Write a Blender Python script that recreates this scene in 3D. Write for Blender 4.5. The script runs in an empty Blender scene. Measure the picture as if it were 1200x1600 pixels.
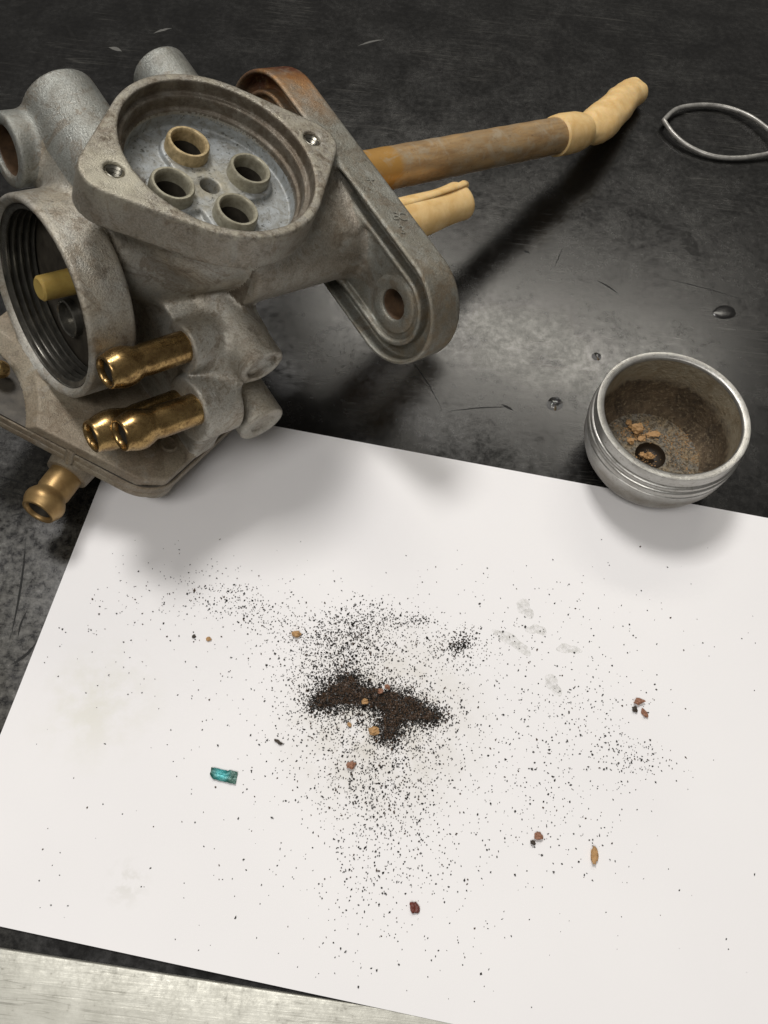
import bpy, math, random
import numpy as np
from mathutils import Matrix, Vector, noise as mnoise
random.seed(7); np.random.seed(7)
S = 0.001                                  # all numbers below are millimetres
sc = bpy.context.scene
C = sc.collection

# ------------------------------------------------------------------ camera
F_PX, CX, CY, CAM_H = 1350.0, 600.0, 800.0, 175.0
PITCH, ROLL = math.radians(62), math.radians(6)
_r = np.array([[math.cos(ROLL), -math.sin(ROLL), 0], [math.sin(ROLL), math.cos(ROLL), 0], [0, 0, 1]])
AX = _r @ np.array([1, 0, 0.]); AY = _r @ np.array([0, -math.sin(PITCH), math.cos(PITCH)])
AZ = _r @ np.array([0, -math.cos(PITCH), -math.sin(PITCH)])
def ground(px, py, z=0.0):
    """point of the bench that the photograph shows at (px, py), in mm"""
    v = np.array([(px - CX) / F_PX, (py - CY) / F_PX, 1.0])
    d = np.array([v @ AX, v @ AY, v @ AZ]); s = (z - CAM_H) / d[2]
    return np.array([0, 0, CAM_H]) + d * s
cam_d = bpy.data.cameras.new('camera'); cam = bpy.data.objects.new('camera', cam_d); C.objects.link(cam)
cam_d.sensor_fit = 'VERTICAL'; cam_d.sensor_height = 24.0; cam_d.sensor_width = 18.0
cam_d.lens = F_PX / 1600 * 24.0
cam_d.clip_start = 0.01; cam_d.clip_end = 20.0
e1 = np.array([AX[0], AY[0], AZ[0]]); e2 = np.array([AX[1], AY[1], AZ[1]]); e3 = np.array([AX[2], AY[2], AZ[2]])
m = Matrix.Identity(4)
for i in range(3):
    m[i][0] = e1[i]; m[i][1] = -e2[i]; m[i][2] = -e3[i]
m[2][3] = CAM_H * S
cam.matrix_world = m
sc.camera = cam

# ------------------------------------------------------------------ light
sc.view_settings.view_transform = 'Standard'; sc.view_settings.look = 'None'
sc.view_settings.exposure = 0.0; sc.view_settings.gamma = 1.0
world = bpy.data.worlds.new('World'); sc.world = world; world.use_nodes = True
bg = world.node_tree.nodes['Background']
bg.inputs['Color'].default_value = (1.0, 0.96, 0.90, 1); bg.inputs['Strength'].default_value = 0.12
def area(name, loc, target, sx, sy, watts, col):
    d = bpy.data.lights.new(name, 'AREA'); d.shape = 'RECTANGLE'; d.size = sx; d.size_y = sy
    d.energy = watts; d.color = col
    o = bpy.data.objects.new(name, d); C.objects.link(o)
    o.location = loc
    q = (Vector(target) - Vector(loc)).to_track_quat('-Z', 'Y'); o.rotation_euler = q.to_euler()
    return o
area('ceiling_lamp_main', (-0.28, 0.66, 1.47), (0, 0.1, 0), 0.34, 0.34, 14.8, (1.0, 0.972, 0.945))
area('ceiling_lamp_far', (0.24, 1.27, 1.34), (0, 0.1, 0), 0.85, 0.17, 4.6, (1.0, 0.95, 0.85))
area('ceiling_lamp_near', (-0.25, -0.62, 1.45), (0, 0.1, 0), 0.9, 0.30, 11, (1.0, 0.972, 0.945))

# ------------------------------------------------------------------ materials
class NT:
    def __init__(s, name):
        s.m = bpy.data.materials.new(name); s.m.use_nodes = True
        s.n = s.m.node_tree.nodes; s.l = s.m.node_tree.links
        s.b = s.n['Principled BSDF']
        tc = s.n.new('ShaderNodeTexCoord'); mp = s.n.new('ShaderNodeMapping')
        mp.inputs['Scale'].default_value = (1000, 1000, 1000)
        s.l.new(tc.outputs['Object'], mp.inputs['Vector']); s.co = mp.outputs['Vector']
        s._sep = None
    def lk(s, a, b): s.l.new(a, b)
    def val(s, node, i, v):
        if hasattr(v, 'links') or isinstance(v, bpy.types.NodeSocket): s.l.new(v, node.inputs[i])
        else: node.inputs[i].default_value = v
    def noise(s, scale, detail=4, rough=.6, dist=0, vec=None):
        n = s.n.new('ShaderNodeTexNoise'); n.inputs['Scale'].default_value = scale
        n.inputs['Detail'].default_value = detail; n.inputs['Roughness'].default_value = rough
        n.inputs['Distortion'].default_value = dist
        s.lk(vec or s.co, n.inputs['Vector']); return n.outputs['Fac']
    def voro(s, scale, feat='F1', vec=None):
        n = s.n.new('ShaderNodeTexVoronoi'); n.feature = feat; n.inputs['Scale'].default_value = scale
        s.lk(vec or s.co, n.inputs['Vector']); return n.outputs['Distance']
    def scaled(s, sx, sy, sz, rz=0.0):
        mp = s.n.new('ShaderNodeMapping'); mp.inputs['Scale'].default_value = (sx, sy, sz)
        mp.inputs['Rotation'].default_value = (0, 0, rz)
        s.lk(s.co, mp.inputs['Vector']); return mp.outputs['Vector']
    def ramp(s, fac, stops):
        n = s.n.new('ShaderNodeValToRGB'); e = n.color_ramp.elements
        while len(e) < len(stops): e.new(0.5)
        for k, (p, c) in enumerate(stops):
            e[k].position = p; e[k].color = (c, c, c, 1) if not hasattr(c, '__len__') else (*c, 1)
        s.lk(fac, n.inputs['Fac']); return n.outputs['Color']
    def mix(s, fac, a, b, mode='MIX'):
        n = s.n.new('ShaderNodeMix'); n.data_type = 'RGBA'; n.blend_type = mode
        s.val(n, 0, fac)
        for i, v in ((6, a), (7, b)):
            if isinstance(v, bpy.types.NodeSocket): s.lk(v, n.inputs[i])
            else: n.inputs[i].default_value = (*v, 1)
        return n.outputs[2]
    def math(s, op, a, b=0.0, clamp=False):
        n = s.n.new('ShaderNodeMath'); n.operation = op; n.use_clamp = clamp
        s.val(n, 0, a); s.val(n, 1, b); return n.outputs[0]
    def sep(s):
        if s._sep is None:
            s._sep = s.n.new('ShaderNodeSeparateXYZ'); s.lk(s.co, s._sep.inputs[0])
        return s._sep.outputs
    def near(s, p, r, soft):
        """1 within r mm of point p, fading over soft mm"""
        n = s.n.new('ShaderNodeVectorMath'); n.operation = 'DISTANCE'
        s.lk(s.co, n.inputs[0]); n.inputs[1].default_value = p
        a = s.math('SUBTRACT', r + soft, n.outputs['Value']); return s.math('DIVIDE', a, soft, True)
    def bump(s, h, strength=.3, dist=.1, normal=None):
        n = s.n.new('ShaderNodeBump'); n.inputs['Strength'].default_value = strength
        n.inputs['Distance'].default_value = dist * S
        s.lk(h, n.inputs['Height'])
        if normal is not None: s.lk(normal, n.inputs['Normal'])
        s.lk(n.outputs['Normal'], s.b.inputs['Normal']); return n.outputs['Normal']
    def set(s, **k):
        for a, v in k.items():
            i = s.b.inputs[a.replace('_', ' ').replace('IOR ', 'IOR ')]
            if isinstance(v, bpy.types.NodeSocket): s.lk(v, i)
            elif hasattr(v, '__len__') and len(i.default_value) == 4: i.default_value = (*v, 1)
            else: i.default_value = v
        return s

def mat_casting(name, a, b, dirt, amt=.5, metal=.55, extra=None):
    t = NT(name)
    big = t.noise(.09, 5, .62, .4); mid = t.noise(.45, 6, .65); fine = t.noise(2.6, 4, .7)
    col = t.mix(t.ramp(big, [(.35, 0), (.65, 1)]), a, b)
    col = t.mix(t.ramp(mid, [(.46, 0), (.72, amt)]), col, dirt)
    col = t.mix(t.ramp(fine, [(.38, .3), (.55, 0)]), col, (.03, .025, .02))
    col = t.mix(t.ramp(t.noise(.075, 7, .75, 1.8), [(.54, 0), (.585, .55), (.63, .2)]), col, (.16, .115, .07))      # dried fuel tide marks
    col = t.mix(t.ramp(t.noise(.17, 6, .72, 1.2), [(.55, 0), (.64, .5)]), col, (.12, .095, .065))
    col = t.mix(t.ramp(t.noise(.13, 5, .7, .8), [(.55, 0), (.70, .45)]), col, (.40, .41, .38))
    spk = t.ramp(t.noise(1.3, 5, .75), [(.66, 0), (.72, .3)])
    col = t.mix(spk, col, (.52, .50, .44))
    pit = t.ramp(t.noise(1.7, 4, .7), [(.28, .8), (.36, 0)])
    col = t.mix(pit, col, (.04, .032, .024))
    if extra: col = extra(t, col, mid, fine)
    t.set(Base_Color=col, Metallic=metal, Roughness=t.ramp(mid, [(.3, .30), (.7, .56)]))
    h = t.math('ADD', t.math('MULTIPLY', fine, .8), t.math('MULTIPLY', mid, .6)); h = t.math('ADD', h, t.math('MULTIPLY', t.noise(5.5, 3, .6), .35))
    t.bump(h, .8, .24); return t.m
def ex_body(t, col, mid, fine):
    s = t.sep()
    # white corrosion bloom on the lower plate near the hose nozzles
    k = t.math('MULTIPLY', t.near((-32.5, -13.5, -53), 2, 5), t.ramp(t.noise(.9, 5, .7), [(.47, 0), (.56, 1)]))
    return t.mix(k, col, (.62, .60, .54))
def ex_flange(t, col, mid, fine):
    k = t.near((33, 24, -2), 5, 14)
    k = t.math('MULTIPLY', k, t.ramp(t.noise(.3, 5, .6), [(.30, .2), (.6, 1)]))
    col = t.mix(k, col, (.36, .17, .045))
    k2 = t.math('MULTIPLY', t.near((34.5, 27, -6), 5, 7), t.ramp(mid, [(.36, 0), (.5, 1)]))
    col = t.mix(k2, col, (.10, .022, .008))
    k3 = t.math('MULTIPLY', t.near((33, -40, -12), 6, 10), t.ramp(t.noise(.25, 4), [(.4, 0), (.65, .6)]))
    return t.mix(k3, col, (.26, .18, .09))
def ex_housing(t, col, mid, fine):
    s = t.sep()
    rim = t.math('ADD', t.math('MULTIPLY', s[2], .55), 1.15, True)       # grime crust on the sealing face
    k = t.math('MULTIPLY', rim, t.ramp(t.noise(.55, 6, .75), [(.50, 0), (.60, .8)]))
    col = t.mix(k, col, (.10, .075, .048))
    k = t.math('MULTIPLY', rim, t.ramp(t.noise(.42, 6, .7, 1.0), [(.45, 0), (.62, .6)]))
    col = t.mix(k, col, (.44, .41, .32))
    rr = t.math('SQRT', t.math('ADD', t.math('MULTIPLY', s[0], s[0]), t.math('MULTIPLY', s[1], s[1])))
    bore = t.math('MULTIPLY', t.math('SUBTRACT', 18.3, rr), 4.0, True)                 # mottled brown tint over the chamber's inner wall
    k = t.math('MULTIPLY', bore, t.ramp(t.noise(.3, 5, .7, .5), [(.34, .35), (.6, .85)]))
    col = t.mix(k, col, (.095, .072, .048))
    k = t.math('MULTIPLY', t.near((-21.5, -1, 0), 3, 4), t.ramp(mid, [(.3, .2), (.55, .8)]))
    return t.mix(k, col, (.50, .47, .37))
GREY, WARM = (.47, .46, .415), (.43, .385, .305)
M = {}
M['casting'] = mat_casting('grimy_cast_alloy', GREY, WARM, (.21, .16, .105), .45, .6, ex_body)
M['flange'] = mat_casting('stained_flange_alloy', (.30, .30, .265), (.25, .235, .19), (.18, .14, .09), .45, .6, ex_flange)
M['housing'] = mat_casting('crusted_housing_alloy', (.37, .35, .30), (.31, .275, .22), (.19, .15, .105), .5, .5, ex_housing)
M['stub'] = mat_casting('pale_cast_alloy', (.33, .34, .315), (.27, .27, .24), (.20, .17, .13), .35, .6)
M['plate'] = mat_casting('brown_plate_alloy', (.30, .26, .19), (.26, .21, .15), (.16, .12, .075), .5, .2)
def mat_floor():
    t = NT('pale_oxide_floor')
    n = t.noise(.5, 5, .6, .8); f = t.noise(2.0, 4, .7)
    col = t.mix(t.ramp(n, [(.35, 0), (.65, 1)]), (.36, .385, .395), (.25, .255, .24))
    col = t.mix(t.math('MULTIPLY', t.near((0, 0, -8), 2, 8), t.ramp(t.noise(.35, 3), [(.35, .2), (.6, .8)])), col, (.36, .32, .22))
    col = t.mix(t.ramp(t.noise(.33, 6, .75, 1.5), [(.50, 0), (.60, .55)]), col, (.15, .135, .10))
    col = t.mix(t.ramp(t.noise(1.1, 6, .7), [(.58, 0), (.64, .85)]), col, (.06, .058, .05))
    k = t.math('MULTIPLY', t.near((-13.5, 4.5, -9), 2.2, 1.5), t.ramp(t.noise(.8, 3), [(.40, 0), (.46, 1)]))
    col = t.mix(k, col, (.085, .075, .06))
    t.set(Base_Color=col, Metallic=.25, Roughness=.5); t.bump(t.math('ADD', n, f), .4, .15); return t.m
M['floor'] = mat_floor()
def mat_tube(name, a, b):
    t = NT(name); n = t.noise(.8, 5, .7)
    col = t.mix(t.ramp(n, [(.38, 0), (.62, 1)]), a, b)
    t.set(Base_Color=col, Metallic=.35, Roughness=.42); t.bump(n, .3, .12); return t.m
M['tube_grey'] = mat_tube('dull_tube_alloy', (.36, .34, .26), (.24, .22, .16))
M['tube_gold'] = mat_tube('gold_stained_tube', (.52, .40, .22), (.30, .23, .12))
def mat_brass():
    t = NT('tarnished_brass'); n = t.noise(.35, 5, .65, .5); f = t.noise(1.6, 5, .7)
    col = t.mix(t.ramp(n, [(.36, 0), (.66, 1)]), (.44, .30, .125), (.24, .15, .06))
    col = t.mix(t.ramp(f, [(.50, 0), (.66, .7)]), col, (.09, .05, .022))
    t.set(Base_Color=col, Metallic=.95, Roughness=t.ramp(f, [(.35, .20), (.7, .40)])); t.bump(f, .12, .08); return t.m
M['brass'] = mat_brass()
def mat_brass_dull():
    t = NT('dull_brown_brass'); n = t.noise(.35, 5, .65, .5); f = t.noise(1.6, 5, .7)
    col = t.mix(t.ramp(n, [(.36, 0), (.66, 1)]), (.36, .24, .10), (.26, .16, .065))
    t.set(Base_Color=col, Metallic=.7, Roughness=.42); t.bump(f, .25, .08); return t.m
M['brass_dull'] = mat_brass_dull()
def mat_plain(name, col, rough=.5, metal=0.0, nz=.6, amt=.35, bump=.2):
    t = NT(name); n = t.noise(nz, 5, .65)
    c2 = tuple(x * (1 - amt) for x in col)
    t.set(Base_Color=t.mix(t.ramp(n, [(.3, 0), (.7, 1)]), col, c2), Roughness=rough, Metallic=metal)
    t.bump(n, bump, .1); return t.m
M['thread'] = mat_plain('oily_dark_thread', (.24, .23, .20), .24, .8, .5, .6, .2)
M['bright'] = mat_plain('bright_cut_thread', (.42, .40, .34), .3, .95, 1.2, .4, .3)
M['cavity'] = mat_plain('bore_shade_and_gasket', (.075, .065, .05), .5, .3, .4, .6)  # shade of the deep holes put into the colour; also the dark gaskets
M['recess_dark'] = mat_plain('dark_brown_recess', (.035, .024, .014), .5, .1, .6, .5)
M['rustbore'] = mat_plain('brown_stained_bore', (.11, .062, .03), .6, .2, .5, .6)
def mat_nylon(name, a, b, rough=.42, sub=.25):
    t = NT(name); n = t.noise(.25, 4, .6, .4); f = t.noise(1.5, 4, .6)
    col = t.mix(t.ramp(n, [(.35, 0), (.65, 1)]), a, b)
    t.set(Base_Color=col, Roughness=rough, Subsurface_Weight=sub, Subsurface_Scale=.0015, Subsurface_Radius=(1.0, .6, .25))
    t.bump(t.math('ADD', n, t.math('MULTIPLY', f, .3)), .2, .15); return t.m
M['nylon'] = mat_nylon('yellowed_nylon', (.78, .56, .27), (.66, .43, .17))
M['nylon_in'] = mat_nylon('amber_nylon', (.40, .29, .08), (.30, .20, .05))
def mat_pipe():
    t = NT('varnished_brown_pipe')
    sv = t.scaled(.07, .5, .5); n = t.noise(1.0, 6, .7, .3, sv); f = t.noise(.9, 6, .7)
    col = t.mix(t.ramp(n, [(.36, 0), (.62, 1)]), (.46, .30, .14), (.29, .18, .085))
    col = t.mix(t.ramp(t.noise(.5, 6, .72, .3, t.scaled(.25, .6, .6)), [(.46, 0), (.66, .6)]), col, (.36, .29, .19))
    col = t.mix(t.ramp(f, [(.60, 0), (.72, .7)]), col, (.05, .035, .02))
    s = t.sep()
    near = t.math('SUBTRACT', 53.0, s[0]); near = t.math('MULTIPLY', near, .8, True)
    col = t.mix(near, col, (.42, .23, .06))
    col = t.mix(t.ramp(t.noise(.16, 6, .7, .6), [(.50, 0), (.62, .6)]), col, (.43, .37, .27))
    t.set(Base_Color=col, Roughness=t.ramp(f, [(.3, .28), (.7, .5)]), Metallic=.25); t.bump(f, .4, .15); return t.m
M['pipe'] = mat_pipe()
def mat_bench():
    t = NT('black_rubber_bench')
    big = t.noise(.011, 5, .6, .5); mid = t.noise(.07, 6, .68, .6); fine = t.noise(.55, 6, .72); tiny = t.noise(2.6, 3, .6)
    dust = t.math('MULTIPLY', t.ramp(mid, [(.40, .25), (.70, 1)]), t.ramp(fine, [(.38, .2), (.66, 1)]))
    col = t.mix(t.math('MULTIPLY', dust, .36), (.0045, .0044, .0042), (.028, .027, .024))
    sm = t.ramp(t.noise(.032, 6, .7, 1.6), [(.60, 0), (.72, .22)])
    col = t.mix(sm, col, (.07, .067, .06))
    col = t.mix(t.ramp(t.noise(.33, 5, .7), [(.66, 0), (.71, .7)]), col, (.008, .008, .008))
    wk = t.math('MULTIPLY', t.near((-100, 45, 0), 25, 45), t.ramp(fine, [(.38, 0), (.62, .8)]))     # worn dusty corner
    col = t.mix(wk, col, (.105, .10, .085))
    # fine straight scratches in two directions
    for rz, sx in ((.5, .012), (-.9, .01), (1.35, .014)):
        sv = t.scaled(sx, .42, 1, rz)
        sc_ = t.ramp(t.noise(1.0, 2, .5, .25, sv), [(.492, 0), (.5, .2), (.508, 0)])
        msk = t.ramp(t.noise(.03, 3, .6), [(.5, 0), (.6, 1)])
        col = t.mix(t.math('MULTIPLY', sc_, msk), col, (.14, .135, .12))
    t.set(Base_Color=col, Specular_IOR_Level=.6,
          Roughness=t.ramp(t.math('ADD', t.math('MULTIPLY', mid, .5), t.math('MULTIPLY', fine, .5)), [(.38, .15), (.62, .30)]))
    h = t.math('ADD', t.math('MULTIPLY', fine, 1.0), t.math('MULTIPLY', tiny, .5)); h = t.math('ADD', h, t.math('MULTIPLY', mid, 1.2))
    t.bump(h, .09, .12); return t.m
M['bench'] = mat_bench()
def mat_paper():
    t = NT('white_copy_paper')
    n = t.noise(.02, 4, .5); f = t.noise(1.8, 4, .6)
    col = t.mix(t.ramp(n, [(.35, 0), (.7, 1)]), (.80, .788, .785), (.77, .758, .758))
    # faint oily smudges
    g = ground(150, 1100)
    k = t.math('MULTIPLY', t.near((g[0], g[1], 0), 3, 12), t.ramp(t.noise(.16, 5, .6), [(.42, 0), (.62, .5)]))
    col = t.mix(k, col, (.66, .65, .56))
    g = ground(600, 1120)
    k = t.math('MULTIPLY', t.near((g[0], g[1], 0), 8, 16), t.ramp(t.noise(.2, 5, .65), [(.35, .1), (.62, .6)]))
    col = t.mix(k, col, (.56, .53, .46))
    g = ground(200, 1380)
    k = t.math('MULTIPLY', t.near((g[0], g[1], 0), 0, 5), t.ramp(t.noise(.5, 5, .6), [(.45, 0), (.6, .5)]))
    col = t.mix(k, col, (.58, .57, .52))
    t.set(Base_Color=col, Roughness=.75, Specular_IOR_Level=.25)
    t.bump(t.math('ADD', f, t.math('MULTIPLY', n, 4)), .12, .12); return t.m
M['paper'] = mat_paper()
def mat_trim():
    t = NT('scuffed_aluminium')
    sv = t.scaled(.05, .9, 1, -.04); n = t.noise(1.0, 5, .6, .2, sv); mid = t.noise(.12, 6, .7); f = t.noise(.9, 5, .7)
    col = t.mix(t.ramp(mid, [(.36, 0), (.66, 1)]), (.42, .415, .37), (.33, .325, .285))
    col = t.mix(t.ramp(f, [(.62, 0), (.72, .6)]), col, (.22, .21, .18))
    for rz in (.7, -.75, 1.3):
        s2 = t.scaled(.02, .5, 1, rz)
        sc_ = t.ramp(t.noise(1.0, 2, .5, .2, s2), [(.49, 0), (.5, .6), (.51, 0)])
        col = t.mix(t.math('MULTIPLY', sc_, t.ramp(t.noise(.06, 2), [(.45, 0), (.55, 1)])), col, (.17, .165, .14))
    t.set(Base_Color=col, Metallic=.75, Roughness=t.ramp(f, [(.35, .40), (.7, .58)])); t.bump(t.math('ADD', n, mid), .35, .15); return t.m
M['trim'] = mat_trim()
def mat_cup():
    t = NT('turned_aluminium_cup')
    s = t.sep(); n = t.noise(.35, 5, .65); f = t.noise(1.6, 5, .7)
    sv = t.scaled(.15, .15, 6); rings = t.noise(1.0, 3, .6, 0, sv)
    col = t.mix(t.ramp(n, [(.35, 0), (.65, 1)]), (.45, .445, .42), (.34, .33, .305))
    low = t.math('SUBTRACT', 13.0, s[2]); low = t.math('MULTIPLY', low, .4, True)   # darker and browner below the thread
    k = t.math('MULTIPLY', low, t.ramp(t.noise(.16, 5, .6), [(.36, .5), (.58, .95)]))
    col = t.mix(k, col, (.15, .13, .098))
    col = t.mix(t.ramp(f, [(.58, 0), (.68, .75)]), col, (.10, .082, .058))
    t.set(Base_Color=col, Metallic=t.math('SUBTRACT', .8, t.math('MULTIPLY', low, .45)), Roughness=t.ramp(rings, [(.3, .27), (.7, .44)])); t.bump(t.math('ADD', rings, t.math('MULTIPLY', f, .8)), .35, .12); return t.m
M['cup'] = mat_cup()
def mat_crust():
    t = NT('brown_fuel_varnish')
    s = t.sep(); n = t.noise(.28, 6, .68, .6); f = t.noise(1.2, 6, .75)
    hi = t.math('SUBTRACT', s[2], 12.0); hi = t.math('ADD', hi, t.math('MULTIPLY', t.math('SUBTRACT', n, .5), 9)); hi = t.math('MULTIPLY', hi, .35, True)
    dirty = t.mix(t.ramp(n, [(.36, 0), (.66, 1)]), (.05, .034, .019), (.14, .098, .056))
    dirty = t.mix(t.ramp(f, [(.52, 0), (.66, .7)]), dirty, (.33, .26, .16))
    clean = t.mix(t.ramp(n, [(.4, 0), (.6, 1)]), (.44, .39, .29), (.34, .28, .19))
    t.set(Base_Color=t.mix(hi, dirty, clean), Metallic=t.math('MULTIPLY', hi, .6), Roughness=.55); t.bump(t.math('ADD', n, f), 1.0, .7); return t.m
M['crust'] = mat_crust()
def mat_cupfloor():
    t = NT('silted_cup_floor')
    n = t.noise(.38, 6, .7, .5); f = t.noise(1.5, 6, .75)
    col = t.mix(t.ramp(n, [(.38, 0), (.60, 1)]), (.28, .27, .235), (.40, .31, .19))
    col = t.mix(t.ramp(f, [(.44, 0), (.58, .85)]), col, (.06, .045, .028))
    t.set(Base_Color=col, Roughness=.65, Metallic=.2); t.bump(t.math('ADD', n, f), 1.0, .8); return t.m
M['cupfloor'] = mat_cupfloor()
M['grit'] = mat_plain('black_iron_grit', (.022, .019, .016), .42, .1, 1.0, .5)
M['grit_brown'] = mat_plain('brown_iron_grit', (.085, .048, .026), .5, 0, 1.0, .5)
M['mound'] = mat_plain('brown_black_silt', (.055, .031, .017), .7, 0, 2.0, .6, .9)
M['crumb_tan'] = mat_plain('tan_crumb', (.50, .29, .12), .65, 0, 1.1, .5, .8)
M['crumb_pink'] = mat_plain('pinkish_crumb', (.36, .17, .10), .6, 0, 1.1, .6, .8)
M['crumb_red'] = mat_plain('dark_red_crumb', (.16, .035, .022), .5, 0, 1.1, .5, .8)
M['crumb_dark'] = mat_plain('dark_crumb', (.05, .035, .022), .6, 0, 1.1, .5, .8)
M['oring'] = mat_plain('grey_rubber_ring', (.40, .39, .36), .34, .35, .5, .55, .4)
def mat_flake():
    t = NT('teal_paint_flake')
    n = t.noise(.9, 5, .65)
    k = t.math('MULTIPLY', t.near((-.5, 0, 0), .5, 1.6), t.ramp(n, [(.30, .5), (.55, 1)]))
    col = t.mix(k, (.022, .085, .065), (.015, .30, .31))
    col = t.mix(t.ramp(t.noise(1.4, 5, .7), [(.60, 0), (.70, .5)]), col, (.02, .03, .02))
    t.set(Base_Color=col, Roughness=.3, Metallic=.2); t.bump(n, .6, .2); return t.m
M['flake'] = mat_flake()
def mat_water():
    t = NT('clear_liquid'); t.set(Base_Color=(1, 1, 1), Roughness=.03, IOR=1.36, Transmission_Weight=1.0); return t.m
M['water'] = mat_water()
def mat_gel():
    t = NT('cloudy_residue'); n = t.noise(.9, 5, .7); t.set(Base_Color=(.70, .70, .62), Roughness=.15, IOR=1.33, Alpha=t.ramp(n, [(.42, .02), (.62, .16)])); return t.m
M['gel'] = mat_gel()
M['scratch'] = mat_plain('dark_bench_gouge', (.008, .008, .007), .8)
M['scratch_pale'] = mat_plain('pale_bench_scuff', (.10, .098, .088), .6)

# ------------------------------------------------------------------ mesh helpers
def mesh_obj(name, V, Fc, mat, parent=None, smooth=True, normals=None, angle=None, mats=None, midx=None):
    me = bpy.data.meshes.new(name)
    V = np.asarray(V, dtype=np.float64) * S
    if isinstance(Fc, np.ndarray) and Fc.ndim == 2:
        n, k = Fc.shape
        me.vertices.add(len(V)); me.vertices.foreach_set('co', V.astype(np.float32).ravel())
        me.loops.add(n * k); me.loops.foreach_set('vertex_index', Fc.astype(np.int32).ravel())
        me.polygons.add(n); me.polygons.foreach_set('loop_start', np.arange(0, n * k, k, dtype=np.int32))
        me.update(calc_edges=True)
    else:
        me.from_pydata([tuple(v) for v in V], [], [tuple(int(i) for i in f) for f in Fc]); me.update()
    me.validate()
    for mm in (mats or [mat]): me.materials.append(mm)
    if midx is not None: me.polygons.foreach_set('material_index', np.asarray(midx, dtype=np.int32))
    me.polygons.foreach_set('use_smooth', [bool(smooth)] * len(me.polygons))
    if angle is not None: me.set_sharp_from_angle(angle=math.radians(angle))
    if normals is not None: me.normals_split_custom_set_from_vertices(normals)
    o = bpy.data.objects.new(name, me); C.objects.link(o)
    if parent is not None: o.parent = parent
    return o
def tag(o, label=None, cat=None, group=None, kind=None):
    if label: o['label'] = label
    if cat: o['category'] = cat
    if group: o['group'] = group
    if kind: o['kind'] = kind
    return o
def empty(name, mat4=None):
    o = bpy.data.objects.new(name, None); C.objects.link(o); o.empty_display_size = .01
    if mat4 is not None: o.matrix_world = mat4
    return o
def frame(d):
    d = np.asarray(d, float); d = d / np.linalg.norm(d)
    a = np.array([0, 0, 1.]) if abs(d[2]) < .9 else np.array([0, 1., 0])
    x = np.cross(a, d); x /= np.linalg.norm(x); return x, np.cross(d, x), d
def lathe(profile, origin, axis, n=48, close=False, wob=0.0):
    """profile = [(r, along)], revolved about axis through origin"""
    x, y, d = frame(axis); o = np.asarray(origin, float); V = []; Fc = []
    for (r, h) in profile:
        for k in range(n):
            a = 2 * math.pi * k / n
            rr = r * (1 + wob * math.sin(3 * a + h) * .5)
            V.append(o + d * h + (x * math.cos(a) + y * math.sin(a)) * rr)
    m_ = len(profile)
    for i in range(m_ - 1 if not close else m_):
        j = (i + 1) % m_
        for k in range(n):
            k2 = (k + 1) % n; Fc.append((i * n + k, i * n + k2, j * n + k2, j * n + k))
    return np.array(V), Fc
def sweep(path, radii, n=20, up=(0, 0, 1), closed=False, cap=True):
    """tube along path; radii = list of (ra, rb) across / along up"""
    P = [np.asarray(p, float) for p in path]; V = []; Fc = []; N = len(P)
    for i in range(N):
        a = P[(i + 1) % N] if (closed or i < N - 1) else P[i]
        b = P[(i - 1) % N] if (closed or i > 0) else P[i]
        d = a - b; d /= np.linalg.norm(d)
        x = np.cross(up, d); x /= np.linalg.norm(x); y = np.cross(d, x)
        ra, rb = radii[i] if hasattr(radii[i], '__len__') else (radii[i], radii[i])
        for k in range(n):
            t = 2 * math.pi * k / n; V.append(P[i] + x * math.cos(t) * ra + y * math.sin(t) * rb)
    for i in range(N if closed else N - 1):
        j = (i + 1) % N
        for k in range(n):
            k2 = (k + 1) % n; Fc.append((i * n + k, i * n + k2, j * n + k2, j * n + k))
    if cap and not closed:
        Fc.append(tuple(range(n))[::-1]); Fc.append(tuple((N - 1) * n + k for k in range(n)))
    return np.array(V), Fc
def spline(pts, m=8, closed=False):
    P = [np.asarray(p, float) for p in pts]; N = len(P); out = []
    for i in range(N if closed else N - 1):
        g = lambda k: P[k % N] if closed else P[min(max(k, 0), N - 1)]
        p0, p1, p2, p3 = g(i - 1), g(i), g(i + 1), g(i + 2)
        for s in range(m):
            t = s / m
            out.append(.5 * ((2 * p1) + (p2 - p0) * t + (2 * p0 - 5 * p1 + 4 * p2 - p3) * t * t + (3 * p1 - p0 - 3 * p2 + p3) * t ** 3))
    if not closed: out.append(P[-1])
    return out

# ------------------------------------------------------------------ bench, trim, paper
def slab(name, poly, z0, z1, mat, bevel=0.0, parent=None):
    n = len(poly); V = [(x, y, z0) for x, y in poly] + [(x, y, z1) for x, y in poly]
    Fc = [tuple(range(n))[::-1], tuple(range(n, 2 * n))] + [(i, (i + 1) % n, n + (i + 1) % n, n + i) for i in range(n)]
    o = mesh_obj(name, V, Fc, mat, parent, smooth=False)
    if bevel:
        b = o.modifiers.new('bevel', 'BEVEL'); b.width = bevel * S; b.segments = 3; b.limit_method = 'ANGLE'
        for p in o.data.polygons: p.use_smooth = True
    return o
TE0 = ground(0, 1480); TE1 = ground(590, 1572)
td = (TE1 - TE0)[:2]; td /= np.linalg.norm(td); tn = np.array([td[1], -td[0]])        # tn points to the near side
e_l = TE0[:2] - td * 500; e_r = TE0[:2] + td * 700
bench = slab('bench_top', [tuple(e_l + tn * 1.0), tuple(e_r + tn * 1.0), (640, 1100), (-560, 1100)], -30, 0, M['bench'])
tag(bench, 'black worn rubber bench top', kind='structure')
trim = slab('edge_trim', [tuple(e_l + tn * 28), tuple(e_r + tn * 28), tuple(e_r), tuple(e_l)], -26, .62, M['trim'], .45)
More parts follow.
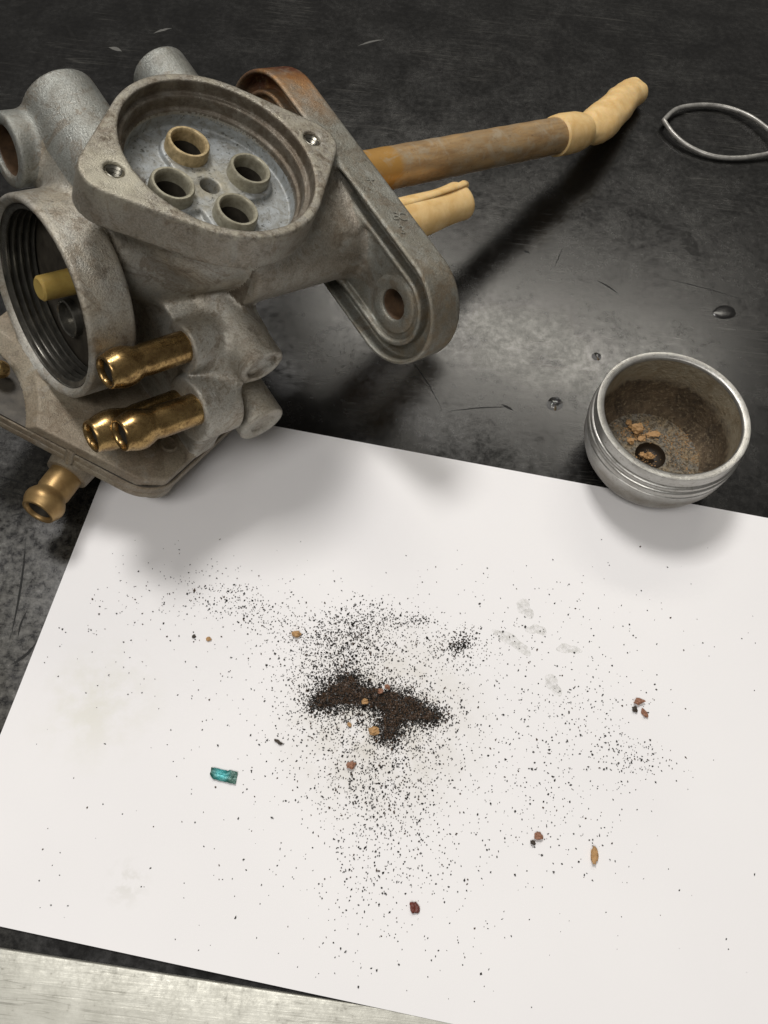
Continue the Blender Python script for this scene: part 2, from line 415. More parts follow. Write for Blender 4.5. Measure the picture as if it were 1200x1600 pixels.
tag(trim, 'scuffed silver aluminium trim along the near edge of the bench', 'trim')

PA = ground(208, 625)[:2]; PB = ground(-108, 1424)[:2]
pd = (ground(1200, 810)[:2] - PA); pd /= np.linalg.norm(pd)
pl = (PB - PA); plen = np.linalg.norm(pl); pl /= plen; PW = 214.0
def paper_z(x, y):
    q = np.array([x, y]) - PA; s = q @ pl; w = q @ pd
    t = min(max((s - (plen - 45)) / 45, 0), 1); t = t * t * (3 - 2 * t)
    return .16 + .58 * t + .05 * math.sin(w * .06 + 1) * math.sin(s * .05)
def make_paper():
    nu, nv = 60, 40; V = []; Fc = []
    for lay in (0, 1):
        for j in range(nv + 1):
            for i in range(nu + 1):
                p = PA + pd * PW * i / nu + pl * plen * j / nv
                V.append((p[0], p[1], paper_z(*p) - (.11 if lay else 0)))
    K = (nu + 1) * (nv + 1); I = lambda i, j: j * (nu + 1) + i
    for j in range(nv):
        for i in range(nu):
            Fc.append((I(i, j + 1), I(i + 1, j + 1), I(i + 1, j), I(i, j)))
            Fc.append((K + I(i, j), K + I(i + 1, j), K + I(i + 1, j + 1), K + I(i, j + 1)))
    for i in range(nu):
        Fc.append((I(i, 0), I(i + 1, 0), K + I(i + 1, 0), K + I(i, 0))); Fc.append((I(i + 1, nv), I(i, nv), K + I(i, nv), K + I(i + 1, nv)))
    for j in range(nv):
        Fc.append((I(0, j + 1), I(0, j), K + I(0, j), K + I(0, j + 1))); Fc.append((I(nu, j), I(nu, j + 1), K + I(nu, j + 1), K + I(nu, j)))
    return mesh_obj('paper_sheet', V, Fc, M['paper'], smooth=True, angle=40)
tag(make_paper(), 'white sheet of paper on the bench scattered with black grit', 'paper')

# ------------------------------------------------------------------ fuel petcock: the casting as one distance field
POSE_R = np.array([[0.67889686, -0.6402459, 0.35942209], [0.66718453, 0.74230253, 0.06206258], [-0.30653524, 0.19766677, 0.93110901]])
POSE_T = np.array([-36.01662815, 127.47500609, 66.16911333])
pm = Matrix.Identity(4)
for i in range(3):
    for j in range(3): pm[i][j] = POSE_R[i, j]
    pm[i][3] = POSE_T[i] * S
pet = empty('fuel_petcock', pm)
tag(pet, 'grimy cast metal fuel petcock with round valve chamber and brass hose nozzles', 'petcock')

VOX = 0.37
def build_casting():
    f4 = np.float32
    us = np.arange(-58, 38, VOX, dtype=f4); vs = np.arange(-47, 48, VOX, dtype=f4); ws = np.arange(-57.5, 2.5, VOX, dtype=f4)
    U = us[:, None, None]; V = vs[None, :, None]; W = ws[None, None, :]
    def smin(a, b, k):
        h = np.clip(.5 + .5 * (b - a) / k, 0, 1); return b + (a - b) * h - k * h * (1 - h)
    def smax(a, b, k): return -smin(-a, -b, k)
    def ext(d2, x, lo, hi, r=0.0):                      # extrude a 2-D field along x between lo and hi, edge radius r
        q = np.abs(x - (lo + hi) / 2) - (hi - lo) / 2
        if r == 0: return np.maximum(d2, q)
        a = d2 + r; b = q + r
        return np.minimum(np.maximum(a, b), 0) + np.sqrt(np.maximum(a, 0) ** 2 + np.maximum(b, 0) ** 2) - r
    def cone2(x, y, a, b, ra, rb):                      # 2-D hull of two circles
        ax, ay = a; bx, by = b; px = x - ax; py = y - ay; dx = bx - ax; dy = by - ay
        L = math.hypot(dx, dy); dx /= L; dy /= L
        X = np.abs(px * dy - py * dx); Y = px * dx + py * dy
        bb = (ra - rb) / L; aa = math.sqrt(1 - bb * bb); k = -bb * X + aa * Y
        c1 = np.sqrt(X * X + Y * Y) - ra; c2 = np.sqrt(X * X + (Y - L) ** 2) - rb
        return np.where(k < 0, c1, np.where(k > aa * L, c2, X * aa + Y * bb - ra))
    def cone3(a, b, ra, rb):                            # rounded cone between two points
        a = np.array(a, float); b = np.array(b, float); d = b - a; L = np.linalg.norm(d); d = d / L
        px, py, pz = U - f4(a[0]), V - f4(a[1]), W - f4(a[2])
        Y = px * f4(d[0]) + py * f4(d[1]) + pz * f4(d[2]); X = np.sqrt(np.maximum(px * px + py * py + pz * pz - Y * Y, 0))
        bb = (ra - rb) / L; aa = math.sqrt(1 - bb * bb); k = -bb * X + aa * Y
        c1 = np.sqrt(X * X + Y * Y) - ra; c2 = np.sqrt(X * X + (Y - L) ** 2) - rb
        return np.where(k < 0, c1, np.where(k > aa * L, c2, X * aa + Y * bb - ra))
    def poly2(x, y, pts, rnd):                          # convex-or-not polygon, corners rounded
        d = None; s = None
        n = len(pts); cx_ = sum(p[0] for p in pts) / n; cy_ = sum(p[1] for p in pts) / n
        for i in range(n):
            a = pts[i]; b = pts[(i + 1) % n]; ex, ey = b[0] - a[0], b[1] - a[1]
            wx, wy = x - a[0], y - a[1]; t = np.clip((wx * ex + wy * ey) / (ex * ex + ey * ey), 0, 1)
            dd = (wx - ex * t) ** 2 + (wy - ey * t) ** 2
            c1 = y >= a[1]; c2 = y < b[1]; c3 = ex * wy > ey * wx
            flip = np.where((c1 & c2 & c3) | (~c1 & ~c2 & ~c3), -1.0, 1.0)
            d = dd if d is None else np.minimum(d, dd); s = flip if s is None else s * flip
        return (s * np.sqrt(d)).astype(f4) - rnd
    cylU = lambda v, w, r, a, b, rr=.5: ext(np.sqrt((V - v) ** 2 + (W - w) ** 2) - r, U, a, b, rr)
    cylV = lambda u, w, r, a, b, rr=.5: ext(np.sqrt((U - u) ** 2 + (W - w) ** 2) - r, V, a, b, rr)
    cylW = lambda u, v, r, a, b, rr=.5: ext(np.sqrt((U - u) ** 2 + (V - v) ** 2) - r, W, a, b, rr)
    names = ['casting_body', 'valve_housing', 'bowl_collar', 'mounting_flange', 'link_arm', 'side_port', 'base_plate', 'screw_boss', 'end_stub']
    G = {}
    # body: block with a slanted front face
    blk = ext(poly2(U, V, [(-9, -29.5), (-5.5, -29), (2.2, -22.3), (5.5, 14), (-11, 16)], 1.6), W, -54, -10, 1.0)
    def plane(p, q, r):
        p, q, r = (np.array(x, float) for x in (p, q, r)); n = np.cross(q - p, r - p); n /= np.linalg.norm(n); n = n if n[2] > 0 else -n
        return (U * f4(n[0]) + V * f4(n[1]) + W * f4(n[2]) - f4(n @ p)).astype(f4)
    top = plane((-10, -9.6, -26.4), (5.0, -14.8, -23.0), (5.0, -3, -22.0)); front = plane((-10, -20.8, -28.1), (-10, -31.5, -43.0), (5.0, -33, -27.0))
    blk = smax(blk, smax(top, front, .5), .5)
    neck = cone3((0, .5, -10), (-1, 4, -36), 18.0, 8.0)
    body = smin(blk, neck, 1.6)
    body = smin(body, cylU(-27.0, -38.6, 7.0, -13.2, -4, .6), 1.2)
    body = smin(body, cylU(-19.0, -29.0, 5.0, -12.2, -4, .6), 1.5)
    back = cone3((-14, 25, -21), (-8, 2, -22), 8.0, 12.5); body = smin(body, back, 2.5)
    body = smin(body, cone3((-13, 17, -19), (13, 17, -19), 7.5, 6.5), 1.5)
    web = cylU(9, -27, 11, -22, -6, 2.0); body = smin(body, web, 2.0)
    G['casting_body'] = body
    # valve housing
    o2 = np.minimum(cone2(U, V, (0, 0), (21.6, 0), 19.9, 5.2), cone2(U, V, (0, 0), (-21.6, 0), 19.9, 5.6))
    G['valve_housing'] = ext(o2, W, -8.0, 0, .5)
    # bowl collar
    G['bowl_collar'] = cylU(2.7, -34, 19.6, -30, -20.2, 1.0)
    # flange
    fl = ext(cone2(V, W, (-31.4, -15.1), (17, -15.1), 12.4, 12.4), U, 26, 34.8, .8)
    pocket = ext(cone2(V, W, (-31.4, -15.1), (17, -15.1), 11.5, 11.5), U, 20, 29.4)
    pad = cone2(V, W, (-31.4, -15.1), (17, -15.1), 8.5, 8.5)
    pocket = np.maximum(pocket, -ext(pad, U, 26.6, 40, .6))
    inner = ext(cone2(V, W, (-31.4, -15.1), (17, -15.1), 7.4, 7.4), U, 20, 28.2)
    boss = np.sqrt((V + 31.4) ** 2 + (W + 15.1) ** 2)
    inner = np.maximum(inner, np.minimum(6.0 - boss, U - 27.3) if False else np.where(U > 27.4, 6.0 - boss, -9))
    fl = smax(fl, -pocket, .8); fl = smax(fl, -inner, .8)
    G['mounting_flange'] = fl
    # arm between housing and flange
    arm = ext(cone2(V, W, (-12, -16), (-1, -13), 8.2, 8.8), U, 0, 28.5, 1.0)
    G['link_arm'] = arm
    # side port, facing the bowl side
    G['side_port'] = cylU(27.5, -21.5, 6.9, -25, -6, .8)
    # base plate
    PL = [(-46, 5.5), (-22.4, -29.6), (-18.2, -31.6), (12.5, -21.0), (15.5, -16.0), (-6, 20), (-12, 21)]
    G['base_plate'] = ext(poly2(U, V, PL, 2.0), W, -56, -53, .5)
    b1 = cylV(-.2, -27.0, 4.9, -29.4, -10, .5); b2 = cylV(1.9, -42.0, 5.3, -34.6, -14, .7)
    G['screw_boss'] = np.minimum(b1, b2)
    s1 = cylV(-12.6, -15.5, 7.6, 6, 32, .5); s2 = cylV(12.8, -15.5, 6.1, 4, 37.6, .5)
    G['end_stub'] = np.minimum(s1, s2)
    K = {'valve_housing': 1.4, 'bowl_collar': 1.0, 'mounting_flange': 1.2, 'link_arm': 2.6, 'side_port': 1.8, 'base_plate': 1.4, 'screw_boss': 1.2, 'end_stub': 1.6}
    D = None; lab = None
    for i, nm in enumerate(names):
        d = np.broadcast_to(G[nm], (len(us), len(vs), len(ws))).astype(f4)
        if D is None: D = d.copy(); lab = np.zeros(D.shape, np.uint8)
        else:
            lab[d < D] = i; D = smin(D, d, K[nm])
    R2 = np.sqrt(U ** 2 + V ** 2)
    # chamber: stepped bore down to the floor
    cut = np.minimum(ext(R2 - 18.0, W, -2.6, 9), np.minimum(ext(R2 - 16.9, W, -5.2, 9), ext(R2 - 16.2, W, -9.0, 9)))
    web4 = np.minimum(np.minimum(ext(cone2(U, V, (0, -8.2), (0, 8.6), 4.9, 4.9), W, -20, -7.9, .4), ext(cone2(U, V, (-8.6, 0), (8.8, 0), 4.9, 4.9), W, -20, -7.9, .4)), 99)
    cut = np.maximum(cut, -web4)
    D = smax(D, -cut, .5)
    inside = (R2 < 16.4) & (W < -6.6) & (W > -11)
    for (u, v) in ((0, 8.7), (8.8, .3), (-8.6, 0), (.2, -8.2)): D = np.maximum(D, -ext(np.sqrt((U - u) ** 2 + (V - v) ** 2) - 3.15, W, -19, 9))
    D = smax(D, -ext(R2 - 1.85, W, -19, 9), .3)
    for u in (-21.3, 21.4): D = smax(D, -ext(np.sqrt((U - u) ** 2 + V ** 2) - 1.75, W, -8, 9), .35)
    # bowl bore, bolt holes, side-port bore, boss recesses
    rb = np.sqrt((V - 2.7) ** 2 + (W + 34) ** 2)
    D = smax(D, -np.maximum(rb - 17.7, np.maximum(U + 21.4, -41 - U)), .5)
    cone = rb - (17.7 + np.maximum(-28.9 - U, 0) * .9)
    D = np.maximum(D, -np.maximum(cone, np.maximum(U + 25, -41 - U)))
    for v in (-31.4, 17):
        D = smax(D, -np.maximum(np.sqrt((V - v) ** 2 + (W + 15.1) ** 2) - 3.3, 15 - U), .6)
    D = smax(D, -np.maximum(np.sqrt((V - 27.5) ** 2 + (W + 21.5) ** 2) - 4.6, np.maximum(U + 14, -40 - U)), .6)
    D = smax(D, -np.maximum(np.sqrt((U + .2) ** 2 + (W + 27.0) ** 2) - 3.3, V + 28.3), .5)
    D = smax(D, -np.maximum(np.sqrt((U - 1.9) ** 2 + (W + 42.0) ** 2) - 2.6, V + 34.0), .5)
    lab[np.broadcast_to(inside, D.shape)] = len(names); names.append('valve_floor')
    # ---- surface nets
    sgn = D < 0
    nx, ny, nz = D.shape
    c = [sgn[i:nx - 1 + i, j:ny - 1 + j, k:nz - 1 + k] for i in (0, 1) for j in (0, 1) for k in (0, 1)]
    sm = sum(x.astype(np.uint8) for x in c); act = (sm > 0) & (sm < 8)
    idx = np.argwhere(act); N = len(idx)
    vid = np.full(act.shape, -1, np.int32); vid[act] = np.arange(N, dtype=np.int32)
    cor = [(i, j, k) for i in (0, 1) for j in (0, 1) for k in (0, 1)]
    dv = np.stack([D[idx[:, 0] + i, idx[:, 1] + j, idx[:, 2] + k] for i, j, k in cor], 1)
    acc = np.zeros((N, 3)); cnt = np.zeros(N)
    for a in range(8):
        for b in range(a + 1, 8):
            if sum(abs(cor[a][q] - cor[b][q]) for q in range(3)) != 1: continue
            x = (dv[:, a] < 0) != (dv[:, b] < 0); t = np.where(x, dv[:, a] / np.where(x, dv[:, a] - dv[:, b], 1), 0)
            p = np.array(cor[a]) + t[:, None] * (np.array(cor[b]) - np.array(cor[a])); acc += np.where(x[:, None], p, 0); cnt += x
    loc = acc / cnt[:, None]; P = idx + loc
    co = np.stack([us[0] + P[:, 0] * VOX, vs[0] + P[:, 1] * VOX, ws[0] + P[:, 2] * VOX], 1)
    # gradient normals
    fx, fy, fz = loc.T; g = []
    w8 = [(fx if i else 1 - fx) * (fy if j else 1 - fy) * (fz if k else 1 - fz) for i, j, k in cor]
    for ax in range(3):
        s = 0
        for (i, j, k), w in zip(cor, w8):
            q = idx + np.array([i, j, k]); hi = q.copy(); lo = q.copy(); hi[:, ax] = np.minimum(hi[:, ax] + 1, D.shape[ax] - 1); lo[:, ax] = np.maximum(lo[:, ax] - 1, 0)
            s = s + w * (D[hi[:, 0], hi[:, 1], hi[:, 2]] - D[lo[:, 0], lo[:, 1], lo[:, 2]])
        g.append(s)
    g = np.stack(g, 1); g /= np.maximum(np.linalg.norm(g, axis=1), 1e-6)[:, None]
    vl = lab[idx[:, 0], idx[:, 1], idx[:, 2]]
    quads = []
    for ax in range(3):
        sl0 = [slice(None)] * 3; sl1 = [slice(None)] * 3; sl0[ax] = slice(0, -1); sl1[ax] = slice(1, None)
        a = sgn[tuple(sl0)]; b = sgn[tuple(sl1)]
        e = np.argwhere(a != b); p = (ax + 1) % 3; q = (ax + 2) % 3
        ok = (e[:, p] > 0) & (e[:, q] > 0) & (e[:, p] < act.shape[p]) & (e[:, q] < act.shape[q]) & (e[:, ax] < act.shape[ax]); e = e[ok]
        d1 = np.zeros(3, int); d1[p] = 1; d2 = np.zeros(3, int); d2[q] = 1
        gt = lambda o: vid[o[:, 0], o[:, 1], o[:, 2]]
        qd = np.stack([gt(e - d1 - d2), gt(e - d2), gt(e), gt(e - d1)], 1)
        inn = a[e[:, 0], e[:, 1], e[:, 2]]
        qd[~inn] = qd[~inn][:, ::-1]; quads.append(qd)
    Q = np.concatenate(quads); Q = Q[(Q >= 0).all(1)]
    return names, co, g, vl, Q
names, co, gn, vl, Q = build_casting()
fl = vl[Q[:, 0]]
MATP = {'casting_body': 'casting', 'valve_housing': 'housing', 'bowl_collar': 'casting', 'mounting_flange': 'flange', 'link_arm': 'housing',
        'side_port': 'stub', 'base_plate': 'plate', 'screw_boss': 'casting', 'end_stub': 'stub', 'valve_floor': 'floor'}
def emit(name, q, mat):
    if len(q) < 20: return
    used, inv = np.unique(q, return_inverse=True)
    mesh_obj(name, co[used], inv.reshape(q.shape), mat, pet, True, gn[used])
for i, nm in enumerate(names):
    q = Q[fl == i]
    if nm in ('screw_boss', 'end_stub'):                       # two separate pieces of each
        cen = co[q].mean(1)
        first = cen[:, 2] > -35 if nm == 'screw_boss' else cen[:, 0] < 0
        emit(nm, q[first], M[MATP[nm]]); emit(nm, q[~first], M[MATP[nm]])
    else: emit(nm, q, M[MATP[nm]])

# ------------------------------------------------------------------ petcock: fitted parts
def part(name, vf, mat, smooth=True, angle=35): return mesh_obj(name, vf[0], vf[1], mat, pet, smooth, angle=angle)
for k, (u, v) in enumerate(((0, 8.7), (8.8, .3), (-8.6, 0), (.2, -8.2))):
    pr = [(3.55, -9.4), (4.25, -9.2), (4.15, -6.4), (4.05, -5.75), (3.85, -5.5), (3.45, -5.5), (3.2, -5.75), (3.1, -6.2), (3.05, -8.2)]
    part('port_tube', lathe(pr, (u, v, 0), (0, 0, 1), 40, wob=.012), M['tube_gold' if k == 0 else 'tube_grey'])
    part('port_bore', lathe([(3.1, -8.1), (2.9, -18.5), (0, -18.6)], (u, v, 0), (0, 0, 1), 32), M['cavity'])  # dark lining paints in the shade of the deep port hole
for u in (-21.3, 21.4):
    pr = []
    for q in range(16): pr.append((1.72 if q % 2 else 1.38, -.35 - q * .4))
    part('screw_thread', lathe(pr, (u, 0, 0), (0, 0, 1), 24), M['bright'])
pr = []
for q in range(5):                                                # coarse thread inside the bowl collar
    b = -28.9 + q * 1.45; pr += [(17.65, b), (17.6, b + .45), (16.6, b + .75), (16.55, b + 1.0)]
part('collar_thread', lathe(pr + [(17.65, -21.5)], (0, 2.7, -34), (1, 0, 0), 96), M['thread'])
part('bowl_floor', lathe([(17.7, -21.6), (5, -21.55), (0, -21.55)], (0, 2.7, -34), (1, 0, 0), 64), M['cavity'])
part('pickup_tube', lathe([(0, -29.4), (2.0, -29.4), (2.45, -29.0), (2.6, -21.5)], (0, 3.9, -32.2), (1, 0, 0), 32), M['nylon_in'])
part('port_ring', lathe([(3.3, -21.4), (3.9, -21.5), (3.9, -23.1), (3.6, -23.3), (3.3, -23.1), (3.25, -21.65), (0, -21.62)], (0, 2.6, -42.0), (1, 0, 0), 32), M['thread'])
part('side_port_liner', lathe([(4.65, -24.2), (4.5, -24.0), (4.4, -14.2), (0, -14.2)], (0, 27.5, -21.5), (1, 0, 0), 32), M['rustbore'])
part('bolt_hole_liner', lathe([(3.32, 33.5), (3.1, 33.3), (3.1, 28.5), (3.3, 28.2)], (0, -31.4, -15.1), (1, 0, 0), 32), M['rustbore'])

def plate_part(name, poly, rnd, lo, hi, mat, bev):
    pts = []
    n = len(poly)
    for i in range(n):                                            # round the corners
        a, b, c = (np.array(poly[k % n], float) for k in (i - 1, i, i + 1))
        da = (a - b); db = (c - b); la = min(rnd, np.linalg.norm(da) * .45); lb = min(rnd, np.linalg.norm(db) * .45)
        p = b + da / np.linalg.norm(da) * la; r = b + db / np.linalg.norm(db) * lb
        for t in np.linspace(0, 1, 7): pts.append(tuple((1 - t) ** 2 * p + 2 * t * (1 - t) * b + t * t * r))
    return slab(name, pts, lo, hi, mat, bev, pet)
PL2 = [(-48.3, 6.0), (-23.4, -32.2), (-18.0, -34.2), (14.0, -22.9), (17.9, -16.2), (-5, 22.2), (-12.6, 23.2)]
shr = lambda k: [(-17 + (u + 17) * k, -6 + (v + 6) * k) for u, v in PL2]
plate_part('gasket', shr(.985), 3.2, -56.35, -55.9, M['cavity'], .1)
plate_part('spacer_plate', shr(1.0), 3.2, -58.3, -56.35, M['plate'], .3)
plate_part('gasket', shr(.985), 3.2, -58.7, -58.3, M['cavity'], .1)
plate_part('cover_plate', shr(.99), 3.4, -60.8, -58.7, M['plate'], .5)
part('cover_dome', lathe([(17, -59), (16.5, -62), (13, -66), (8, -69), (0, -70.2)], (-4, 0, 0), (0, 0, 1), 48), M['casting'])
part('screw_boss', lathe([(5.2, -59), (5.0, -63.0), (4.4, -64.0), (0, -64.2)], (-16.8, -28.0, 0), (0, 0, 1), 32), M['plate'])
flk = lathe([(1.5, 0), (1.3, .25), (.7, .4), (0, .42)], (-13.2, 5.0, -8.95), (0, 0, 1), 9, wob=.9)
part('oxide_flake', flk, M['floor'])
part('locating_peg', sweep([(-31.5, -18.6, -55.2), (-31.7, -18.8, -60.0)], [1.15, 1.0], 14, (0, 1, 0)), M['plate'])
part('rivet_head', lathe([(2.1, -53.2), (2.0, -52.6), (1.6, -52.3), (1.2, -52.5), (0, -52.5)], (-13.8, -26.4, 0), (0, 0, 1), 28), M['plate'])
part('brass_screw', lathe([(2.0, -53.2), (1.9, -52.2), (1.2, -51.7), (0, -51.6)], (-36.6, 2.2, 0), (0, 0, 1), 28), M['brass'])
def nozzle(base, tip, r=3.65, mat='brass', k=1.0):
    base = np.array(base, float); d = np.array(tip, float) - base; Ln = np.linalg.norm(d)
    pr = [(r * 1.0, -3), (r, Ln * .36), (r * 1.0, Ln * .50), (r * .95, Ln * .56), (r * .97, Ln * .60), (r * 1.10, Ln * .66), (r * 1.21, Ln * .73), (r * 1.23, Ln * .80),
          (r * 1.17, Ln * .87), (r * 1.06, Ln * .93), (r * 1.02, Ln * .965), (r * .99, Ln * .99), (r * .92, Ln), (r * .83, Ln * .995), (r * .77, Ln * .97), (r * .72, Ln * .90), (r * .70, Ln * .2), (0, Ln * .18)]
    o = part('hose_nozzle', lathe(pr, base, d, 48), M[mat], angle=60)
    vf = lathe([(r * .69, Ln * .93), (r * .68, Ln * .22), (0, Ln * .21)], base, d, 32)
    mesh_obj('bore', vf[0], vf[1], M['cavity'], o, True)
    return o
nozzle((-12.4, -19.3, -28.0), (-29.3, -19.7, -28.0), 3.15)
nozzle((-13.4, -28.7, -36), (-29.8, -28.6, -36), 3.25)
nozzle((-12.0, -24.2, -41.0), (-32.6, -24.4, -41.3), 3.25)
nozzle((-30.6, -18.5, -65.5), (-41.0, -24.6, -66), 3.6, 'brass_dull')
V8, F8 = sweep([(-24, -14.5, -63.6), (-28.4, -17.2, -64.6), (-31.8, -19.2, -65.3)], [(5.4, 4.6), (5.2, 4.8), (4.6, 4.5)], 24)
part('nozzle_block', (V8, F8), M['plate'])

# pipes on the tank side
pv, pw = 1.9, -15.1
pathp = [(u, pv + .0, pw) for u in np.linspace(33, 118, 40)]
part('standpipe', sweep(pathp, [4.75 + .05 * math.sin(i * 1.7) for i in range(40)], 36), M['pipe'])
slv = [(115.2, 4.75), (115.6, 5.3), (118, 5.5), (124, 5.35), (126.5, 5.0), (128, 4.6)]
part('filter_sleeve', lathe([(r, h) for h, r in slv], (0, pv, pw), (1, 0, 0), 36, wob=.02), M['nylon'])
pts = spline([(126, pv, pw), (130, pv + .2, pw), (135, pv + .8, pw), (142, pv + 2.6, pw + .3), (150, pv + 5.4, pw + .6), (158, pv + 8.4, pw + .6), (164, pv + 10.2, pw + .3), (168, pv + 10.9, pw)], 10)
rad = []
for i in range(len(pts)):
    t = i / (len(pts) - 1); r = 4.55 + .75 * math.sin(min(t * 1.25, 1) * math.pi) ** 2 - .5 * math.exp(-((t - .12) / .07) ** 2) + .25 * math.sin(t * 23) * (1 - t)
    e = max(0, (t - .93) / .07); q = math.sqrt(max(1 - e * e, .25)); rad.append((r * q, r * .82 * q))
TV, TF = sweep(pts, rad, 28)
TV = np.array([v + np.array([0, .35, .5]) * mnoise.noise((v[0] * .16, v[1] * .28, v[2] * .28)) + np.array([0, .12, .2]) * mnoise.noise((v[0] * .6, v[1] * .5, v[2] * .5)) for v in TV])
part('tank_filter', (TV, TF), M['nylon'], angle=50)
pts = spline([(33, -13.0, pw), (44, -12.6, pw), (54, -12.0, pw), (61, -11.4, pw), (67, -10.8, pw)], 8)
rad = []
for i in range(len(pts)):
    t = i / (len(pts) - 1); e = max(0, (t - .9) / .1); q = math.sqrt(max(1 - e * e, .12)); r = 4.9 + .5 * math.sin(t * 6 + .4) * .8; rad.append((r * q, r * .86 * q))
o = part('reserve_filter', sweep(pts, rad, 28), M['nylon'])
V8, F8 = sweep([tuple(p + np.array([0, 1.3, 4.3 - .2 * abs(.5 - i / 33)])) for i, p in enumerate(pts[:-2])], [(.8, .45)] * (len(pts) - 2), 10)
mesh_obj('mould_rib', V8, F8, M['nylon'], o, True)
V8, F8 = sweep([(65.5, -9.2, pw + 2.2), (67.4, -8.8, pw + 2.4), (68.2, -8.6, pw + 2.4)], [1.3, 1.2, .8], 12)
mesh_obj('tip_nub', V8, F8, M['nylon'], o, True)
def cast_mark(txt, u, v, size, rot):
    cu = bpy.data.curves.new('cast_mark', 'FONT'); cu.body = txt; cu.size = size * S; cu.extrude = .05 * S; cu.align_x = 'CENTER'; cu.align_y = 'CENTER'; cu.resolution_u = 3
    cu.bevel_depth = .03 * S; cu.bevel_resolution = 0
    to = bpy.data.objects.new('cast_mark', cu); C.objects.link(to)
    me = bpy.data.meshes.new_from_object(to); bpy.data.objects.remove(to)
    me.materials.clear(); me.materials.append(M['flange'])
    o = bpy.data.objects.new('cast_mark', me); C.objects.link(o); o.parent = pet
    o.matrix_local = Matrix.Translation((u * S, v * S, -2.62 * S)) @ Matrix.Rotation(math.radians(rot), 4, 'Z')
cast_mark('+', 30.6, -10.2, 3.4, -15); cast_mark('EC', 31.0, -20.0, 2.9, -20); cast_mark('3', 29.4, -23.2, 2.9, -20)

# ------------------------------------------------------------------ sediment cup
cupc = np.array([60.99, 113.83, 0.0])
cup = empty('sediment_cup', Matrix.Translation(tuple(cupc * S)))
tag(cup, 'small round metal sediment cup with crusted inside beside the paper edge', 'cup')
out = [(0, .05), (8.5, .05), (9.8, .35), (12.2, 1.6), (14.3, 3.7), (16.0, 6.6), (17.0, 9.6), (17.35, 12.6), (17.4, 13.6), (17.15, 13.8), (17.15, 14.1), (17.5, 14.3), (17.55, 15.6), (17.35, 15.8), (17.0, 15.9), (17.0, 16.3),
       (17.3, 16.45), (17.35, 17.3), (17.2, 17.45), (16.8, 17.55), (16.8, 17.95), (17.0, 18.1), (17.05, 20.5), (16.9, 20.85), (15.6, 20.9), (15.3, 20.7), (15.2, 20.0)]
o = lathe(out, (0, 0, 0), (0, 0, 1), 96); mesh_obj('cup_shell', o[0], o[1], M['cup'], cup, True, angle=50)
hp0 = ground(1016, 712, 3.0)[:2] - cupc[:2]
inn = [(15.2, 20.05), (15.15, 16), (15.0, 10), (14.6, 6.5), (13.6, 4.2), (12.0, 3.2)]
mesh_obj('drain_recess', *lathe([(3.66, 3.05), (3.45, 2.4), (3.36, .66), (0.01, .6)], (hp0[0], hp0[1], 0), (0, 0, 1), 40), M['recess_dark'], cup, True)  # near-black brown lining inside the drain recess
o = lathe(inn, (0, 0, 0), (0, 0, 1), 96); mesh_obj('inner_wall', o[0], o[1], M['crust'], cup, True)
hp = ground(1016, 712, 3.0)[:2] - cupc[:2]
V8 = []; F8 = []; n = 64
for (r, cx_, cy_, z) in ((12.1, 0, 0, 3.22), (9, hp[0] * .3, hp[1] * .3, 2.9), (5.5, hp[0] * .75, hp[1] * .75, 2.85), (4.2, hp[0], hp[1], 3.2), (3.7, hp[0], hp[1], 3.1), (3.5, hp[0], hp[1], 2.4), (3.4, hp[0], hp[1], .6), (0.01, hp[0], hp[1], .5)):
    for k in range(n):
        a = 2 * math.pi * k / n; x = cx_ + r * math.cos(a); y = cy_ + r * math.sin(a)
        dz = .35 * mnoise.noise((x * .5, y * .5, 3)) if r in (9, 5.5) else 0
        V8.append((x, y, z + dz))
for i in range(7):
    for k in range(n): F8.append((i * n + k, i * n + (k + 1) % n, (i + 1) * n + (k + 1) % n, (i + 1) * n + k))
mesh_obj('cup_floor', V8, F8, M['cupfloor'], cup, True, angle=60)
def cup_silt():
    rg = np.random.RandomState(5); V = []; Fc = []; n = 0
    o8 = np.array([(1, 0, 0), (0, 1, 0), (-1, 0, 0), (0, -1, 0), (0, 0, 1), (0, 0, -1)], float); f8 = np.array([(0, 1, 4), (1, 2, 4), (2, 3, 4), (3, 0, 4), (1, 0, 5), (2, 1, 5), (3, 2, 5), (0, 3, 5)])
    for (px, py, sx, sy, cnt, big) in ((993, 675, 12, 9, 130, 1.0), (1012, 682, 14, 6, 110, .8), (1010, 712, 9, 8, 70, .8), (1072, 690, 14, 18, 260, .6), (1050, 705, 24, 14, 160, .5), (1095, 715, 10, 14, 120, .5)):
        for _ in range(cnt):
            g = ground(px + rg.randn() * sx, py + rg.randn() * sy, 3.2) - cupc
            r_ = math.hypot(g[0], g[1]); inh = math.hypot(g[0] - hp[0], g[1] - hp[1]) < 3.6
            if r_ > 12.6 or (inh and py < 700): continue
            sz = big * rg.uniform(.25, .8); q, _r2 = np.linalg.qr(rg.randn(3, 3)); z = .75 if inh else 3.0 + max(0, r_ - 10) * .15
            V.append(((o8 + rg.randn(6, 3) * .25) * sz * .5 * np.array([1, .8, .6])) @ q.T + np.array([g[0], g[1], z])); Fc.append(f8 + n * 6); n += 1
    o = mesh_obj('silt_crust', np.concatenate(V), np.concatenate(Fc), M['crumb_tan'], cup, False); o['kind'] = 'stuff'
cup_silt()

